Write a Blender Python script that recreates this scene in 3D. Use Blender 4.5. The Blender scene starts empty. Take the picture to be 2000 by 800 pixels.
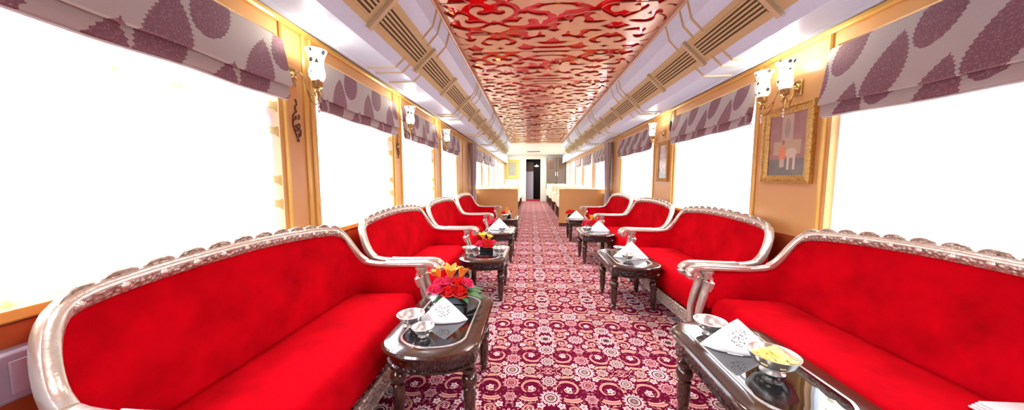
import bpy, math, random
from mathutils import Vector, Matrix
random.seed(7)
S = bpy.context.scene
COL = S.collection
PI = math.pi
# ------------------------------------------------------------------ camera
F = 600.0; H0 = 1.2
cam_d = bpy.data.cameras.new('camera'); cam = bpy.data.objects.new('camera', cam_d); COL.objects.link(cam)
cam_d.sensor_fit = 'HORIZONTAL'; cam_d.sensor_width = 36.0; cam_d.lens = 36.0 * F / 2000.0
cam_d.clip_start = 0.02; cam_d.clip_end = 200
vy = Vector(((1037 - 1000) / F, -(350 - 400) / F, -1.0)).normalized()
vz = Vector((0, -vy[2], vy[1])).normalized()
vx = vy.cross(vz)
R = Matrix((vx, vy, vz))            # rows: camera coords of world X, Y, Z  -> world = R @ cam
cam.matrix_world = Matrix.Translation((0, 0, H0)) @ R.to_4x4()
S.camera = cam
# ------------------------------------------------------------------ world, exposure
S.view_settings.view_transform = 'Standard'; S.view_settings.look = 'None'
S.view_settings.exposure = -0.36; S.view_settings.gamma = 1.0; S.view_settings.use_curve_mapping = False
W = bpy.data.worlds.new('daylight'); S.world = W; W.use_nodes = True
bg = W.node_tree.nodes['Background']; bg.inputs[0].default_value = (0.93, 0.97, 1.0, 1); bg.inputs[1].default_value = 1.0
_t = W.node_tree; _tc = _t.nodes.new('ShaderNodeTexCoord'); _sp = _t.nodes.new('ShaderNodeSeparateXYZ'); _t.links.new(_tc.outputs['Generated'], _sp.inputs[0])
_cr = _t.nodes.new('ShaderNodeValToRGB'); _mp = _t.nodes.new('ShaderNodeMapRange'); _mp.inputs[1].default_value = -1; _mp.inputs[2].default_value = 1
_t.links.new(_sp.outputs[2], _mp.inputs[0]); _t.links.new(_mp.outputs[0], _cr.inputs[0])
_e = _cr.color_ramp.elements; _e[0].position = 0.0; _e[0].color = (.045, .045, .045, 1); _e[1].position = 0.84; _e[1].color = (.84, .93, 1.06, 1)
_a = _e.new(.49); _a.color = (.07, .074, .08, 1); _a = _e.new(.53); _a.color = (.085, .095, .11, 1); _a = _e.new(.62); _a.color = (.26, .29, .33, 1)
_m = _t.nodes.new('ShaderNodeVectorMath'); _m.operation = 'SCALE'; _m.inputs['Scale'].default_value = 38.0
_t.links.new(_cr.outputs[0], _m.inputs[0]); _t.links.new(_m.outputs[0], bg.inputs[0])
def area(name, loc, rot, sx, sy, power, col=(1, 1, 1)):
    d = bpy.data.lights.new(name, 'AREA'); d.shape = 'RECTANGLE'; d.size = sx; d.size_y = sy; d.energy = power; d.color = col
    o = bpy.data.objects.new(name, d); o.location = loc; o.rotation_euler = rot; COL.objects.link(o); return o
# ------------------------------------------------------------------ material helpers
class NT:
    def __init__(s, name):
        s.mat = bpy.data.materials.new(name); s.mat.use_nodes = True
        s.t = s.mat.node_tree; s.b = s.t.nodes['Principled BSDF']; s.out = s.t.nodes['Material Output']
    def n(s, typ): return s.t.nodes.new(typ)
    def link(s, a, b): s.t.links.new(a, b)
    def put(s, sock, v):
        if isinstance(v, V): v = v.s
        if isinstance(v, bpy.types.NodeSocket): s.link(v, sock)
        else: sock.default_value = v
    def m(s, op, *a):
        nd = s.n('ShaderNodeMath'); nd.operation = op
        for i, v in enumerate(a): s.put(nd.inputs[i], v)
        return V(s, nd.outputs[0])
    def coord(s, kind='Object'):
        tc = s.n('ShaderNodeTexCoord'); sp = s.n('ShaderNodeSeparateXYZ'); s.link(tc.outputs[kind], sp.inputs[0])
        return V(s, sp.outputs[0]), V(s, sp.outputs[1]), V(s, sp.outputs[2])
    def objvec(s):
        return s.n('ShaderNodeTexCoord').outputs['Object']
    def vec(s, x, y, z=0.0):
        c = s.n('ShaderNodeCombineXYZ')
        for i, v in enumerate((x, y, z)): s.put(c.inputs[i], v)
        return c.outputs[0]
    def noise(s, vec, scale, detail=2.0, rough=0.5):
        nd = s.n('ShaderNodeTexNoise'); s.put(nd.inputs['Vector'], vec); nd.inputs['Scale'].default_value = scale
        nd.inputs['Detail'].default_value = detail; nd.inputs['Roughness'].default_value = rough
        return V(s, nd.outputs[0])
    def voro(s, vec, scale):
        nd = s.n('ShaderNodeTexVoronoi'); s.put(nd.inputs['Vector'], vec); nd.inputs['Scale'].default_value = scale
        return V(s, nd.outputs['Distance'])
    def mix(s, fac, a, b):
        nd = s.n('ShaderNodeMix'); nd.data_type = 'RGBA'
        s.put(nd.inputs[0], fac)
        for i, v in ((6, a), (7, b)):
            if isinstance(v, tuple) and len(v) == 3: v = v + (1,)
            s.put(nd.inputs[i], v)
        return nd.outputs[2]
    def set(s, **k):
        names = dict(base='Base Color', metal='Metallic', rough='Roughness', sheen='Sheen Weight', spec='Specular IOR Level', emit='Emission Color',
                     estr='Emission Strength', trans='Transmission Weight', coat='Coat Weight', alpha='Alpha', sheentint='Sheen Tint', sheenr='Sheen Roughness', ior='IOR')
        for q, v in k.items():
            if isinstance(v, tuple) and len(v) == 3: v = v + (1,)
            s.put(s.b.inputs[names[q]], v)
        return s
    def bump(s, h, strength=0.3, dist=0.01):
        nd = s.n('ShaderNodeBump'); nd.inputs['Strength'].default_value = strength; nd.inputs['Distance'].default_value = dist
        s.put(nd.inputs['Height'], h); s.link(nd.outputs[0], s.b.inputs['Normal'])
class V:
    def __init__(s, t, sock): s.t = t; s.s = sock
    def __add__(a, b): return a.t.m('ADD', a, b)
    __radd__ = __add__
    def __sub__(a, b): return a.t.m('SUBTRACT', a, b)
    def __rsub__(a, b): return a.t.m('SUBTRACT', b, a)
    def __mul__(a, b): return a.t.m('MULTIPLY', a, b)
    __rmul__ = __mul__
    def __truediv__(a, b): return a.t.m('DIVIDE', a, b)
    def __lt__(a, b): return a.t.m('LESS_THAN', a, b)
    def __gt__(a, b): return a.t.m('GREATER_THAN', a, b)
    def abs(a): return a.t.m('ABSOLUTE', a)
    def sqrt(a): return a.t.m('SQRT', a)
    def sin(a): return a.t.m('SINE', a)
    def cos(a): return a.t.m('COSINE', a)
    def max(a, b): return a.t.m('MAXIMUM', a, b)
    def min(a, b): return a.t.m('MINIMUM', a, b)
    def pp(a, b): return a.t.m('PINGPONG', a, b)
    def pw(a, b): return a.t.m('POWER', a, b)
def simple(name, base, rough=0.5, metal=0.0, bump=None, var=None, **k):
    t = NT(name); t.set(base=base, rough=rough, metal=metal, **k)
    ov = t.objvec()
    if var:                       # (scale, other colour)
        t.set(base=t.mix(t.noise(ov, var[0], 3.0), base, var[1]))
    else:
        dark = tuple(c * 0.9 for c in base[:3])
        t.set(base=t.mix(t.noise(ov, 30.0), base, dark))
    if bump: t.bump(t.noise(ov, bump[0], 3.0), bump[1], bump[2])
    return t.mat
M = {}
M['silver'] = simple('carved silver', (0.82, 0.78, 0.70), 0.26, 0.75, bump=(60, 0.25, 0.004), var=(30, (0.60, 0.52, 0.42)))
t = NT('embossed silver'); ov = t.objvec(); vd = t.voro(ov, 75.0); ns = t.noise(ov, 120, 3)
t.set(base=t.mix(t.m('MULTIPLY', vd, 1.4), (0.90, 0.85, 0.78), (0.38, 0.30, 0.22)), metal=0.7, rough=0.33); t.bump(vd * 1.0 + ns * 0.4, 0.8, 0.008); M['emboss'] = t.mat
t = NT('red velvet'); ov = t.objvec()
n1 = t.noise(ov, 5.0, 4.0, .6); n2 = t.noise(ov, 260.0, 2.0)
t.set(base=t.mix(n1 * n1 * 1.6, (0.60, 0.0008, 0.008), (0.26, 0.0004, 0.003)), rough=0.95, sheen=0.03, spec=0.03, sheentint=(1.0, 0.15, 0.15, 1), sheenr=0.4); t.bump(n2, 0.25, 0.004); M['velvet'] = t.mat
M['wall'] = simple('honey lacquer panel', (0.72, 0.40, 0.15), 0.32, var=(3, (0.66, 0.34, 0.12)), spec=0.5)
M['wood_trim'] = simple('gold lacquer moulding', (0.80, 0.50, 0.12), 0.28, 0.25)
M['gold'] = simple('gilded metal', (0.62, 0.44, 0.20), 0.35, 0.6)
M['brass'] = simple('antique brass', (0.62, 0.45, 0.18), 0.22, 0.9)
M['white'] = simple('white duct paint', (0.66, 0.79, 0.98), 0.35)
M['cream'] = simple('cream wall paint', (0.86, 0.84, 0.72), 0.5)
M['darkslot'] = simple('dark vent slot', (0.10, 0.06, 0.02), 0.6)
M['ventgold'] = simple('gold vent bar', (0.64, 0.52, 0.27), 0.38, 0.2)
M['rib'] = simple('gold rib', (0.62, 0.52, 0.32), 0.4, 0.15)
M['lattice'] = simple('tan fretwork', (0.76, 0.46, 0.28), 0.22, 0.1, coat=0.3)
M['redpanel'] = simple('red mirror acrylic', (0.75, 0.008, 0.014), 0.05, 0.3, coat=1.0)
t = NT('dark carved walnut'); ov = t.objvec(); n1 = t.noise(ov, 14, 4)
t.set(base=t.mix(n1, (0.022, 0.008, 0.005), (0.065, 0.024, 0.012)), rough=0.16, coat=0.7); M['walnut'] = t.mat
t = NT('carved walnut apron'); ov = t.objvec(); vd = t.voro(ov, 60)
t.set(base=t.mix(vd * 1.6, (0.06, 0.022, 0.012), (0.010, 0.004, 0.003)), rough=0.22, coat=0.6); t.bump(vd, 0.9, 0.006); M['carved'] = t.mat
M['blackglass'] = simple('black glass inset', (0.006, 0.006, 0.007), 0.03, coat=1.0)
M['chrome'] = simple('polished silver', (0.90, 0.88, 0.83), 0.24, 0.85)
M['blackvase'] = simple('black lacquer', (0.01, 0.01, 0.012), 0.15)
M['rose_red'] = simple('red petals', (0.80, 0.012, 0.012), 0.6)
M['rose_pink'] = simple('pink petals', (0.85, 0.05, 0.16), 0.6)
M['lily_orange'] = simple('orange petals', (0.95, 0.25, 0.02), 0.5, var=(20, (0.95, 0.5, 0.05)))
M['lily_yellow'] = simple('yellow petals', (0.95, 0.62, 0.03), 0.5)
M['leaf'] = simple('green leaves', (0.02, 0.12, 0.02), 0.45)
M['chips'] = simple('potato chips', (0.90, 0.72, 0.12), 0.6, var=(60, (0.95, 0.85, 0.35)))
M['cloth'] = simple('white tablecloth', (0.86, 0.84, 0.82), 0.8)
M['peach'] = simple('peach tablecloth', (0.88, 0.62, 0.42), 0.7, var=(12, (0.90, 0.72, 0.55)))
M['cushion'] = simple('cream leatherette', (0.84, 0.74, 0.52), 0.5)
M['darkwood'] = simple('dark wood', (0.10, 0.04, 0.02), 0.4)
M['glassware'] = simple('clear glassware', (0.95, 0.97, 0.98), 0.03, trans=1.0)
M['cabinet'] = simple('brown cabinet', (0.11, 0.075, 0.048), 0.4)
M['grey'] = simple('grey lilac panel', (0.50, 0.46, 0.55), 0.4)
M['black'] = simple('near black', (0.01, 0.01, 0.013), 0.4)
M['redmat'] = simple('red mat', (0.45, 0.01, 0.03), 0.8)
M['drape'] = simple('mauve drape', (0.40, 0.31, 0.33), 0.85, var=(6, (0.52, 0.44, 0.43)))
M['bar'] = simple('shade bottom bar', (0.80, 0.80, 0.82), 0.3, 0.3)
M['heater'] = simple('grey lilac heater casing', (0.42, 0.38, 0.46), 0.4)
M['dado'] = simple('red brown lower panel', (0.42, 0.10, 0.03), 0.35, var=(5, (0.35, 0.07, 0.02)))
t = NT('window pane'); tr = t.n('ShaderNodeBsdfTransparent'); gl = t.n('ShaderNodeBsdfGlossy'); gl.inputs['Roughness'].default_value = 0.02
mx = t.n('ShaderNodeMixShader'); mx.inputs[0].default_value = 0.05; t.link(tr.outputs[0], mx.inputs[1]); t.link(gl.outputs[0], mx.inputs[2]); t.link(mx.outputs[0], t.out.inputs[0]); M['pane'] = t.mat
def flower(t, u, v, cx, cy, r, n, asp=1.0):
    dx = u - cx; dy = (v - cy) * asp
    d = (dx * dx + dy * dy).sqrt(); a = t.m('ARCTAN2', dy, dx)
    return d, a, (d < ((a * n).cos() * (0.16 * r) + 0.84 * r))
# sheer curtain: half see-through white weave with faint straw coloured leaves
t = NT('sheer white voile'); x, y, z = t.coord()
yy = (y + 0.0).pp(0.24); zz = (z + y * 0.25).pp(0.21)
d, a, mk = flower(t, yy, zz, 0.08, 0.07, 0.032, 5)
d2, a2, mk2 = flower(t, yy, zz, 0.12, 0.12, 0.02, 4)
colr = t.mix(mk.max(mk2) * 0.9, (0.95, 0.95, 0.95), (0.55, 0.42, 0.14))
tr = t.n('ShaderNodeBsdfTransparent'); tl = t.n('ShaderNodeBsdfTranslucent'); df = t.n('ShaderNodeBsdfDiffuse')
t.link(colr, tl.inputs[0]); t.link(colr, df.inputs[0])
m1 = t.n('ShaderNodeMixShader'); m1.inputs[0].default_value = 0.35; t.link(tl.outputs[0], m1.inputs[1]); t.link(df.outputs[0], m1.inputs[2])
m2 = t.n('ShaderNodeMixShader'); t.put(m2.inputs[0], mk.max(mk2) * 0.42 + 0.5); t.link(tr.outputs[0], m2.inputs[1]); t.link(m1.outputs[0], m2.inputs[2])
t.link(m2.outputs[0], t.out.inputs[0]); M['sheer'] = t.mat
# roman shade cloth with plum leaves
t = NT('leaf print shade cloth'); x, y, z = t.coord()
def leaf(yo, zo, lean):
    py = (y + yo) - (t.m('ROUND', (y + yo) / 0.40)) * 0.40
    pz = (z - 1.83 + zo)
    s = py - pz * lean
    q = pz / 0.17
    w = (1.0 - q).max(0.0).pw(0.85) * (1.0 + q).max(0.0).pw(0.5) * 0.088
    sc = (pz * 150.0).sin().abs() * 0.009
    return (s.abs() < (w - sc))
mk = leaf(0.0, 0.06, 0.30)
mk = mk.max(leaf(0.20, -0.15, 0.30)); mk = mk.max(leaf(0.20, 0.25, 0.30))
wv = t.noise(t.vec(x * 40.0, y * 40.0, z * 500.0), 1.0, 2)
fl = t.noise(t.vec(x, y, z), 130, 2)
pl = t.mix((fl - 0.5) * 4.0, (0.20, 0.085, 0.115), (0.36, 0.20, 0.23))
t.set(base=t.mix(mk, t.mix(wv, (0.42, 0.38, 0.37), (0.52, 0.47, 0.45)), pl), rough=0.7, sheen=0.2); M['shade'] = t.mat
# porcelain glass shade of the sconces, lit from inside, with small painted flowers
t = NT('lit painted glass shade'); ov = t.objvec()
vd = t.voro(ov, 24.0); nz = t.noise(ov, 90, 1)
dot = (vd < (nz * 0.30 + 0.14))
t.set(base=t.mix(dot, (0.92, 0.93, 0.90), (0.10, 0.09, 0.07)), rough=0.15, emit=t.mix(dot, (1.0, 0.97, 0.88), (0.10, 0.10, 0.07)), estr=0.85); M['lampglass'] = t.mat
M['led'] = NT('red ceiling lamp').set(base=(1, .3, .1), emit=(1.0, 0.25, 0.06), estr=9.0).mat
M['lamp'] = NT('white lamp lens').set(base=(1, 1, 1), emit=(1.0, 0.97, 0.9), estr=12.0).mat  # glow of the vestibule lamp and the added dining fill lamps
M['snow'] = simple('daylight panel', (0.9, 0.9, 0.9), 0.5)
# embroidered napkin
t = NT('embroidered napkin'); x, y, z = t.coord()
v1 = t.voro(t.objvec(), 95.0)
rr = ((x * x + y * y).sqrt() * 0.0 + ((z - 0.065) * (z - 0.065) * 1.6 + y * y).sqrt())
mk = (rr < 0.042) * (v1 < 0.38) * (x > 0.0)
t.set(base=t.mix(mk, (0.90, 0.91, 0.92), (0.30, 0.32, 0.33)), rough=0.75); M['napkin'] = t.mat
# carpet
t = NT('persian style carpet'); x, y, z = t.coord()
u = (x - 0.34).pp(0.225); v = (y - 1.85).pp(0.39)
wob = t.noise(t.vec(u, v), 60, 2)
uw = u + (wob - 0.5) * 0.012; vw = v + (wob - 0.5) * 0.012
f = t.voro(t.vec(uw, vw), 52.0)
f2 = t.voro(t.vec(uw + 3.0, vw), 22.0)
BG = (0.115, 0.0012, 0.020)
col = t.mix(t.noise(t.vec(x, y), 3.0) * 0.6, BG, (0.070, 0.0006, 0.012))
col = t.mix(((f2 - 0.46).abs() < 0.035), col, (0.60, 0.27, 0.24))            # fine tendrils
col = t.mix((f < 0.30), col, (0.60, 0.26, 0.30)); col = t.mix((f < 0.17), col, (0.16, 0.01, 0.03))   # small buds
def band(col, dx, dy, R_, w, a0, taper):
    d = (dx * dx + dy * dy).sqrt(); a = t.m('ARCTAN2', dy, dx)
    k = t.m('FRACT', (a + (PI + a0)) / (2 * PI)); ww = (k * taper + (1.0 - taper)) * w
    rad = k * (0.55 * R_) + 0.45 * R_
    e = (d - rad).abs(); col = t.mix((e < ww), col, (0.72, 0.40, 0.30)); col = t.mix((e < ww * 0.45), col, (0.46, 0.13, 0.13))
    k2 = k; e2 = (d - (k * (0.28 * R_) + 0.04 * R_)).abs(); col = t.mix((e2 < w * 0.33), col, (0.74, 0.44, 0.38))
    return col
dd = ((u - 0.118) * (u - 0.118) + (v - 0.165) * (v - 0.165)).sqrt()
col = t.mix((dd < 0.100) * ((f > 0.22) + 0.0), col, BG)
col = band(col, u - 0.118, v - 0.165, 0.098, 0.014, 0.9, 0.7)
col = band(col, u - 0.112, (v - 0.335) * -1.0, 0.060, 0.009, 2.4, 0.6)
horn = ((v - 0.035 - (u - 0.05) * 0.28).abs() < ((0.225 - u) * 0.11)) * (u > 0.065)
col = t.mix(horn, col, (0.72, 0.40, 0.28)); horn = ((v - 0.035 - (u - 0.05) * 0.28).abs() < ((0.225 - u) * 0.045)) * (u > 0.085); col = t.mix(horn, col, (0.50, 0.20, 0.16))
for (cx, cy, r, n, c1, c2) in (
        (0.0, 0.0, 0.070, 16, (0.80, 0.60, 0.62), (0.30, 0.25, 0.22)), (0.108, 0.0, 0.042, 8, (0.66, 0.50, 0.44), (0.34, 0.22, 0.18)),
        (0.0, 0.125, 0.056, 10, (0.70, 0.36, 0.38), (0.36, 0.10, 0.12)), (0.0, 0.24, 0.040, 6, (0.70, 0.40, 0.42), (0.36, 0.10, 0.12)),
        (0.0, 0.39, 0.064, 12, (0.72, 0.48, 0.50), (0.34, 0.22, 0.22)), (0.225, 0.39, 0.062, 12, (0.76, 0.66, 0.62), (0.02, 0.015, 0.02)),
        (0.225, 0.24, 0.066, 14, (0.72, 0.56, 0.56), (0.24, 0.20, 0.18)), (0.225, 0.10, 0.052, 10, (0.60, 0.50, 0.48), (0.34, 0.28, 0.24)),
        (0.170, 0.300, 0.024, 5, (0.74, 0.46, 0.46), (0.3, 0.03, 0.05)), (0.055, 0.065, 0.024, 5, (0.74, 0.46, 0.44), (0.3, 0.03, 0.05)),
        (0.170, 0.055, 0.020, 4, (0.72, 0.42, 0.42), (0.3, 0.03, 0.05)), (0.055, 0.300, 0.024, 5, (0.72, 0.50, 0.50), (0.3, 0.03, 0.05)),
        (0.118, 0.165, 0.022, 5, (0.72, 0.50, 0.50), (0.3, 0.05, 0.08)), (0.165, 0.365, 0.018, 4, (0.70, 0.40, 0.42), (0.3, 0.03, 0.05))):
    d, a, mk = flower(t, u, v, cx, cy, r, n, 1.0)
    col = t.mix((d < 1.10 * r), col, BG)
    col = t.mix(mk, col, c1)
    if r > 0.03:
        pet = ((a * (n / 2.0)).sin().abs() < 0.30) * (d > 0.55 * r) * mk; col = t.mix(pet, col, (0.34, 0.04, 0.08))
        col = t.mix(((d - 0.52 * r).abs() < 0.06 * r), col, (0.14, 0.01, 0.02))
        col = t.mix(((d - 0.22 * r).abs() < 0.05 * r), col, (0.20, 0.03, 0.04))
    col = t.mix((d < 0.38 * r) * ((d - 0.22 * r).abs() > 0.05 * r), col, c2)
pile = t.noise(t.objvec(), 400.0, 2)
t.set(base=col, rough=0.95, spec=0.08); t.bump(pile, 0.2, 0.003); M['carpet'] = t.mat
# paintings (generic)
def painting(name, seed):
    t = NT(name); x, y, z = t.coord()
    nz = t.noise(t.objvec(), 14 + seed, 3)
    c = t.mix(nz, (0.30, 0.13, 0.14), (0.40, 0.20, 0.20))
    def ell(cy, cz, ry, rz): return ((((y - cy) / ry) * ((y - cy) / ry) + ((z - cz) / rz) * ((z - cz) / rz)) < 1.0)
    def box(cy, cz, ry, rz): return (((y - cy).abs() < ry) * ((z - cz).abs() < rz))
    c = t.mix(box(0.0, 0.13, 0.05, 0.10), c, (0.55, 0.42, 0.33)); c = t.mix(ell(0.0, 0.12, 0.025, 0.07), c, (0.35, 0.30, 0.24))
    c = t.mix(box(0.0, -0.02, 0.12, 0.05), c, (0.52, 0.40, 0.26)); c = t.mix(box(0.0, -0.16, 0.2, 0.06), c, (0.10, 0.12, 0.12))
    c = t.mix(ell(0.04, -0.06, 0.05, 0.035), c, (0.70, 0.62, 0.50)); c = t.mix(box(0.07, -0.12, 0.01, 0.06), c, (0.70, 0.62, 0.50)); c = t.mix(box(0.02, -0.12, 0.01, 0.06), c, (0.70, 0.62, 0.50))
    c = t.mix(ell(-0.035, -0.06, 0.03, 0.06), c, (0.80, 0.22, 0.07)); c = t.mix(ell(-0.03, 0.02, 0.014, 0.018), c, (0.25, 0.12, 0.08)); c = t.mix(box(-0.035, -0.13, 0.02, 0.03), c, (0.6, 0.5, 0.4))
    t.set(base=t.mix(nz * 0.35, c, (0.6, 0.5, 0.4)), rough=0.25, coat=0.5); return t.mat
M['paint1'] = painting('muted figure painting', 0); M['paint2'] = painting('muted figure painting two', 5)
# ------------------------------------------------------------------ mesh helpers
class MB:
    def __init__(s): s.v = []; s.f = []
    def box(s, x0, x1, y0, y1, z0, z1):
        b = len(s.v)
        s.v += [(x, y, z) for z in (z0, z1) for y in (y0, y1) for x in (x0, x1)]
        for q in ((0, 2, 3, 1), (4, 5, 7, 6), (0, 1, 5, 4), (2, 6, 7, 3), (0, 4, 6, 2), (1, 3, 7, 5)): s.f.append([b + i for i in q])
        return s
    def rings(s, rings, caps=True, closed=True):
        b = len(s.v); n = len(rings[0])
        for r in rings: s.v += [tuple(p) for p in r]
        for i in range(len(rings) - 1):
            for j in range(n if closed else n - 1):
                k = (j + 1) % n
                s.f.append([b + i * n + j, b + i * n + k, b + (i + 1) * n + k, b + (i + 1) * n + j])
        if caps and closed:
            s.f.append([b + j for j in reversed(range(n))]); s.f.append([b + (len(rings) - 1) * n + j for j in range(n)])
        return s
    def lathe(s, prof, c=(0, 0, 0), n=20, sx=1.0, sy=1.0, lobes=0, la=0.0):
        return s.rings([[(c[0] + r * (1 + la * math.cos(lobes * 2 * PI * j / n)) * sx * math.cos(2 * PI * j / n), c[1] + r * (1 + la * math.cos(lobes * 2 * PI * j / n)) * sy * math.sin(2 * PI * j / n), c[2] + z) for j in range(n)] for r, z in prof])
    def sweep(s, path, a, b_, up=(0, 0, 1), n=10, sq=1.0):
        P = [Vector(p) for p in path]; rg = []; up = Vector(up)
        for i, p in enumerate(P):
            d = (P[min(i + 1, len(P) - 1)] - P[max(i - 1, 0)]).normalized()
            side = d.cross(up)
            if side.length < 1e-4: side = d.cross(Vector((0.3, 1, 0.2)))
            side.normalize(); nn = side.cross(d).normalized()
            aa = a[i] if isinstance(a, (list, tuple)) else a; bb = b_[i] if isinstance(b_, (list, tuple)) else b_
            ring = []
            for j in range(n):
                th = 2 * PI * (j + 0.5) / n; cx, cy = math.cos(th), math.sin(th)
                cx = math.copysign(abs(cx) ** sq, cx); cy = math.copysign(abs(cy) ** sq, cy)
                ring.append(p + side * (aa * cx) + nn * (bb * cy))
            rg.append(ring)
        return s.rings(rg)
    def prism(s, poly, x0, x1, axis='x'):      # polygon extruded along an axis
        def P(a, b, w): return {'x': (w, a, b), 'y': (a, w, b), 'z': (a, b, w)}[axis]
        return s.rings([[P(a, b, x0) for a, b in poly], [P(a, b, x1) for a, b in poly]])
    def grid(s, fn, nu, nv):
        b = len(s.v)
        for i in range(nu + 1):
            for j in range(nv + 1): s.v.append(tuple(fn(i / nu, j / nv)))
        for i in range(nu):
            for j in range(nv):
                q = b + i * (nv + 1) + j; s.f.append([q, q + 1, q + nv + 2, q + nv + 1])
        return s
    def build(s, name, mat, parent=None, loc=None, smooth=True, bevel=0.0, seg=2, sub=0, solid=0.0, rot=None, flat=False):
        me = bpy.data.meshes.new(name); me.from_pydata(s.v, [], s.f); me.update()
        me.materials.append(M[mat] if isinstance(mat, str) else mat)
        o = bpy.data.objects.new(name, me); COL.objects.link(o)
        import bmesh
        bm = bmesh.new(); bm.from_mesh(me); bmesh.ops.recalc_face_normals(bm, faces=bm.faces[:]); bm.to_mesh(me); bm.free()
        if smooth and not flat:
            try: me.shade_smooth()
            except Exception: pass
            try:
                me.set_sharp_from_angle(angle=math.radians(38))
            except Exception: pass
        if parent: o.parent = parent
        if loc: o.location = loc
        if rot: o.rotation_euler = rot
        if solid: md = o.modifiers.new('solid', 'SOLIDIFY'); md.thickness = solid; md.offset = 0
        if bevel: md = o.modifiers.new('bevel', 'BEVEL'); md.width = bevel; md.segments = seg; md.limit_method = 'ANGLE'; md.angle_limit = math.radians(40)
        if sub: md = o.modifiers.new('sub', 'SUBSURF'); md.levels = sub; md.render_levels = sub
        return o
def tag(o, label=None, cat=None, group=None, kind=None):
    if label: o['label'] = label
    if cat: o['category'] = cat
    if group: o['group'] = group
    if kind: o['kind'] = kind
    return o
def thing(name, label, cat, loc=(0, 0, 0), rz=0.0, group=None):
    o = bpy.data.objects.new(name, None); o.empty_display_size = 0.1; COL.objects.link(o); o.location = loc; o.rotation_euler = (0, 0, rz)
    return tag(o, label, cat, group)
def struct(mb, name, mat, **k): return tag(mb.build(name, mat, smooth=k.pop('smooth', False), **k), kind='structure')
def kids(o): return [c for c in COL.objects if c.parent == o]
def dup(o, loc=None, rz=None, label=None, group=None, parent=None):
    ch = kids(o); c = o.copy(); COL.objects.link(c)
    if parent: c.parent = parent
    if loc is not None: c.location = loc
    if rz is not None: c.rotation_euler = (0, 0, rz)
    if label: c['label'] = label
    if group: c['group'] = group
    for k in ch: dup(k, parent=c)
    return c
def chaikin(P, it=1, closed=True):
    for _ in range(it):
        Q = []; n = len(P)
        for i in range(n if closed else n - 1):
            a = P[i]; b = P[(i + 1) % n]
            Q.append(tuple(a[k] * .75 + b[k] * .25 for k in range(len(a)))); Q.append(tuple(a[k] * .25 + b[k] * .75 for k in range(len(a))))
        if not closed: Q = [P[0]] + Q + [P[-1]]
        P = Q
    return P
# ------------------------------------------------------------------ room
XL, XR = -1.45, 1.87
Y0, Y1 = -3.0, 17.0
XC = 0.20
ZS, ZT, ZC = 0.84, 2.02, 2.12     # sill, window head, cornice
WIN_L = [(-2.3, -1.16), (-0.86, 0.28), (0.58, 1.72), (2.035, 3.175), (3.42, 4.56), (4.93, 5.98), (7.75, 8.95), (9.25, 10.45), (10.75, 11.95), (12.25, 13.45), (13.75, 14.95), (15.3, 16.5)]
WIN_R = [(-1.6, -0.2), (0.62, 2.07), (2.745, 4.17), (4.89, 6.57), (7.75, 9.15), (9.65, 11.05), (11.55, 12.95), (13.45, 14.85), (15.2, 16.5)]
struct(MB().box(XL - .1, XR + .1, Y0 - .1, Y1 + .08, -0.06, 0.0), 'floor', 'carpet')
def wall(name, x0, x1, wins):
    mb = MB(); mb.box(x0, x1, Y0, Y1, 0.0, ZS); mb.box(x0, x1, Y0, Y1, ZT, 2.62)
    y = Y0
    for a, b in wins: mb.box(x0, x1, y, a, ZS, ZT); y = b
    mb.box(x0, x1, y, Y1, ZS, ZT)
    return struct(mb, name, 'wall')
wall('wall_left', XL - .09, XL, WIN_L); wall('wall_right', XR, XR + .09, WIN_R)
# lower panels behind the sofas
struct(MB().box(XL, XL + .012, Y0, 7.2, 0.0, 0.80), 'baseboard_left', 'dado'); struct(MB().box(XR - .012, XR, Y0, 7.2, 0.0, 0.80), 'baseboard_right', 'dado')
# end wall with doorway
DX0, DX1, DZ = -0.27, 0.52, 2.30
e = MB(); e.box(XL, DX0, Y1, Y1 + .08, 0, 2.62); e.box(DX1, XR, Y1, Y1 + .08, 0, 2.62); e.box(DX0, DX1, Y1, Y1 + .08, DZ, 2.62); struct(e, 'wall_end', 'cream')
e = MB()
for a, b in ((DX0 - .06, DX0), (DX1, DX1 + .06)): e.box(a, b, Y1 - .03, Y1, 0, DZ + .06)
e.box(DX0, DX1, Y1 - .03, Y1, DZ, DZ + .06); struct(e, 'trim_1', 'cream')
struct(MB().box(XL - .09, XR + .09, Y0 - .08, Y0, 0, 2.62), 'wall_back', 'wall')
# vestibule beyond the door
v = MB(); v.box(DX0 - .1, DX1 + .1, Y1 + .08, Y1 + 2.0, -0.06, 0.0); struct(v, 'floor_vestibule', 'redmat')
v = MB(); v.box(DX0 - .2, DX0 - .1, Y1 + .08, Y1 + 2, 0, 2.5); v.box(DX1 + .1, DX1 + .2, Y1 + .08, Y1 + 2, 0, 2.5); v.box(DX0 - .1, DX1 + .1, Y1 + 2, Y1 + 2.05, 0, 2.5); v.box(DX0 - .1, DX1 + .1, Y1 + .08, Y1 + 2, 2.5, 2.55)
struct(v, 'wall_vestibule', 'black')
struct(MB().box(DX0 + .02, DX1 - .02, Y1 + .01, Y1 + .075, 0.0, 0.10), 'trim_2', 'redmat')
# ceiling
struct(MB().box(XL - .09, XR + .09, Y0 - .08, Y1 + .08, 2.62, 2.68), 'ceiling', 'cream')
PX0, PX1, PY1 = -0.725, 1.125, 11.25
struct(MB().box(PX0 - .02, PX1 + .02, Y0, PY1, 2.524, 2.54), 'ceiling_red_panel', 'redpanel')
struct(MB().box(XL, XR, PY1, Y1, 2.50, 2.55), 'ceiling_dining', 'cream')
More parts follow.
